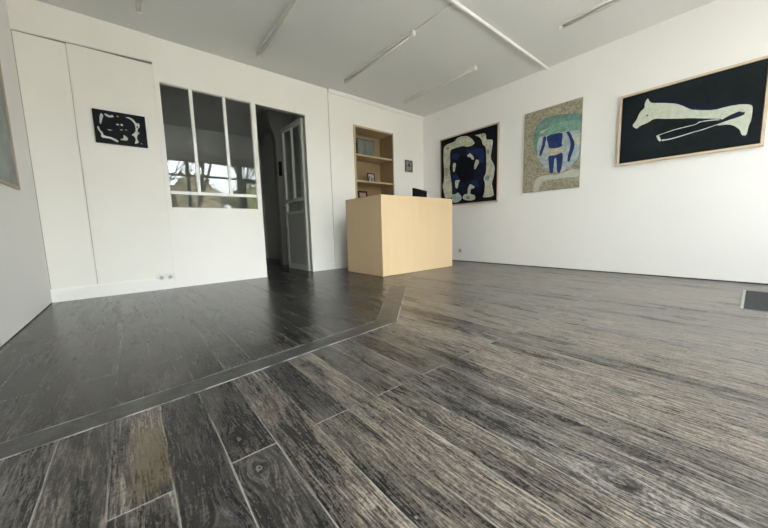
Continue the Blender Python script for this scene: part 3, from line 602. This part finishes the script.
# ============================================================ floor details
def band(name, left, right, z, mat):
    bm = bmesh.new(); n = len(left)
    T = [[bm.verts.new((p[0], p[1], zz)) for p in s] for s in (left, right) for zz in (0.0002, z)]
    (lb, lt, rb, rt) = T
    for i in range(n - 1):
        bm.faces.new((lt[i], rt[i], rt[i + 1], lt[i + 1])); bm.faces.new((lb[i], lt[i], lt[i + 1], lb[i + 1])); bm.faces.new((rt[i], rb[i], rb[i + 1], rt[i + 1]))
    bm.faces.new((lb[0], rb[0], rt[0], lt[0])); bm.faces.new((lb[-1], lt[-1], rt[-1], rb[-1]))
    return obj(name, bm, mat)
LF = [(LX, -2.775), (-4.771, -2.737), (-4.395, -2.703), (-3.785, -2.629), (-3.22, -2.562), (-2.857, -2.200), (-2.334, -1.701)]
RG = [(LX, -2.868), (-4.748, -2.846), (-4.269, -2.804), (-3.840, -2.751), (-3.144, -2.678), (-2.70, -2.262), (-2.243, -1.834)]
fs = band('floor_strip', LF, RG, .0022, M['strip']); tag(fs, 'bent grey filler strip set across the floorboards', 'floor strip')
def offs(pl_, d):
    out = []
    for i, p in enumerate(pl_):
        a = pl_[max(0, i - 1)]; b = pl_[min(len(pl_) - 1, i + 1)]; v = Vector((b[0] - a[0], b[1] - a[1])).normalized(); out.append((p[0] - v.y * d, p[1] + v.x * d))
    return out
e1 = band('worn_edge', offs(RG, .005), RG, .0028, M['line']); e1.parent = fs
e2 = band('worn_edge', LF, offs(LF, -.004), .0028, M['line2']); e2.parent = fs
# entrance mat in a metal frame
dm = thing('entrance_mat', 'dark ribbed entrance mat in a pale metal frame near the right wall', 'doormat', (-.89, -4.50, 0))
ax, ay = .42, .42
bm = bmesh.new()
for b in ((-ax, -ax + .004, -ay, ay), (ax - .004, ax, -ay, ay), (-ax + .004, ax - .004, -ay, -ay + .014), (-ax + .004, ax - .004, ay - .014, ay)): box(bm, b[0], b[1], b[2], b[3], .0005, .006)
obj('mat_frame', bm, M['pale_metal'], dm)
bm = bmesh.new(); box(bm, -ax + .004, ax - .004, -ay + .014, ay - .014, .0005, .003); 
n = 34
for i in range(n):
    x0 = -ax + .016 + i * (2 * ax - .032) / n; box(bm, x0, x0 + .014, -ay + .016, ay - .016, .003, .0055)
obj('ribbed_mat', bm, mottled('charcoal mat fibre', (.035, .036, .038), .3, 60, .9), dm)

# ============================================================ street outside (seen reflected in the interior glass)
struct(boxes('ground', [(-30, 26, -45, FY - .15, -.16, -.06)], mottled('grey paving', (.42, .41, .385), .15, 1.2, .9)))
def foliage_mat(n, a, b):
    k = N(n); v = k.obj(); k.bsdf(k.mix(k.ss(k.noise(v, 5, 5, .7), .38, .62), a, b), .9, bump=k.noise(v, 14, 4), bstr=1, bdist=.1); return k.m
FM = [foliage_mat('winter hedge leaves', (.10, .10, .045), (.34, .31, .18)), foliage_mat('dry beech leaves', (.15, .12, .075), (.40, .34, .23)), foliage_mat('green shrub leaves', (.08, .10, .04), (.30, .30, .15))]
def shrub(label, loc, sx_, sy_, sz, mi, seed):
    rnd = random.Random(seed); t = thing('garden_shrub', label, 'shrub', loc, group='shrubs outside the shopfront')
    bm = bmesh.new(); bmesh.ops.create_icosphere(bm, subdivisions=3, radius=1)
    for v in bm.verts:
        q = 1 + .12 * math.sin(v.co.x * 7 + seed) * math.cos(v.co.y * 6) + rnd.uniform(-.09, .09)
        v.co = Vector((v.co.x * sx_ * q, v.co.y * sy_ * q, max(0.0, (v.co.z * q * .55 + .5)) * sz + .04))
    for _ in range(260):
        a, e = rnd.uniform(0, 6.28), rnd.uniform(-.2, 1.4); d = Vector((math.cos(a) * math.cos(e) * sx_, math.sin(a) * math.cos(e) * sy_, (.5 + .55 * math.sin(e)) * sz))
        p = d * rnd.uniform(.96, 1.10); s = rnd.uniform(.06, .13); r1_ = Vector((rnd.uniform(-1, 1), rnd.uniform(-1, 1), rnd.uniform(-1, 1))).normalized() * s; r2_ = r1_.orthogonal().normalized() * s * .7
        vs = [bm.verts.new(p + w_) for w_ in (-r1_, -r2_, r1_, r2_)]; bm.faces.new(vs)
    obj('foliage', bm, FM[mi], t)
    bm = bmesh.new(); tube(bm, (0, 0, 0), (0, 0, .3), .06, .04, 8); obj('stem', bm, M['bark'], t)
M['bark'] = mottled('grey bark', (.10, .09, .075), .3, 12, .9, bump=.6, bscale=20, bdist=.02)
for a in (('low olive shrub outside, reflected left in the interior window', (-4.6, -15.5, -.06), 1.45, 1.0, 3.3, 0, 1), ('rust brown shrub outside, between the olive and green shrubs', (-1.5, -15.5, -.06), 1.25, 1.0, 3.5, 1, 2),
          ('green shrub outside, before the small house', (1.4, -15.5, -.06), 1.25, 1.0, 3.2, 2, 3), ('dry brown shrub outside, right of the small house', (4.6, -15.5, -.06), 1.45, 1.0, 3.6, 1, 4), ('dark green shrub outside, furthest left of the shopfront', (-8.2, -15.5, -.06), 1.6, 1.1, 3.6, 2, 5),
          ('broad olive shrub outside, furthest right of the shopfront', (8.4, -15.5, -.06), 1.6, 1.1, 3.4, 0, 6)): shrub(*a)
def tree(label, loc, hgt, seed):
    rnd = random.Random(seed); t = thing('bare_tree', label, 'tree', loc, group='bare trees outside the shopfront')
    tr_, br = bmesh.new(), bmesh.new(); cnt = [0]
    def grow(bm, p, d, l, r, dep):
        if dep > 5 or cnt[0] > 520: return
        cnt[0] += 1; q = p + d * l; tube(bm, p, q, r, r * .68, 5, False)
        for _ in range(3 if dep < 4 else 2):
            nd = (d + Vector((rnd.uniform(-1, 1), rnd.uniform(-1, 1), rnd.uniform(-.25, .7))) * .75).normalized(); grow(br, q, nd, l * rnd.uniform(.6, .82), max(r * .6, .007), dep + 1)
    grow(tr_, Vector((0, 0, 0)), Vector((rnd.uniform(-.05, .05), 0, 1)).normalized(), hgt * .32, hgt * .022, 0)
    obj('trunk', tr_, M['bark'], t); obj('branches', br, M['bark'], t)
tree('bare tree outside, reflected in the middle pane', (-1.95, -11.0, -.06), 6.2, 11); tree('bare tree outside, between the green shrub and the small house', (1.5, -18.3, -.06), 7.5, 12); tree('tall bare tree outside, behind the shrubs and the house', (-2.6, -28.5, -.06), 8.5, 13)
ho = thing('garden_house', 'small grey house with dark roof beyond the shrubs outside', 'house', (.6, -23.0, -.06))
boxes('wall', [(-2.2, 2.2, -1.5, 1.5, 0, 2.7)], mottled('grey render', (.35, .35, .34), .1), ho)
bm = bmesh.new(); prism(bm, [(-2.5, 2.7), (2.5, 2.7), (0, 3.9)], 'y', -1.7, 1.7); obj('roof', bm, mottled('slate roof', (.07, .075, .08), .2, 6), ho)
boxes('window', [(-1.3, -.5, 1.5, 1.53, 1.1, 2.1)], M['black'], ho); boxes('window', [(.5, 1.3, 1.5, 1.53, 1.1, 2.1)], M['black'], ho)
gl = thing('globe_lamp', 'white globe lamp on a short dark post outside the shopfront', 'lamp', (-1.80, -7.2, -.06))
bm = bmesh.new(); tube(bm, (0, 0, 0), (0, 0, 1.33), .03, .025, 12); obj('post', bm, M['dark_metal'], gl)
bm = bmesh.new(); lathe(bm, [(.04, 1.325), (.09, 1.35), (.125, 1.41), (.13, 1.46), (.115, 1.52), (.07, 1.57), (.01, 1.588)], seg=24); obj('globe', bm, M['white'], gl)
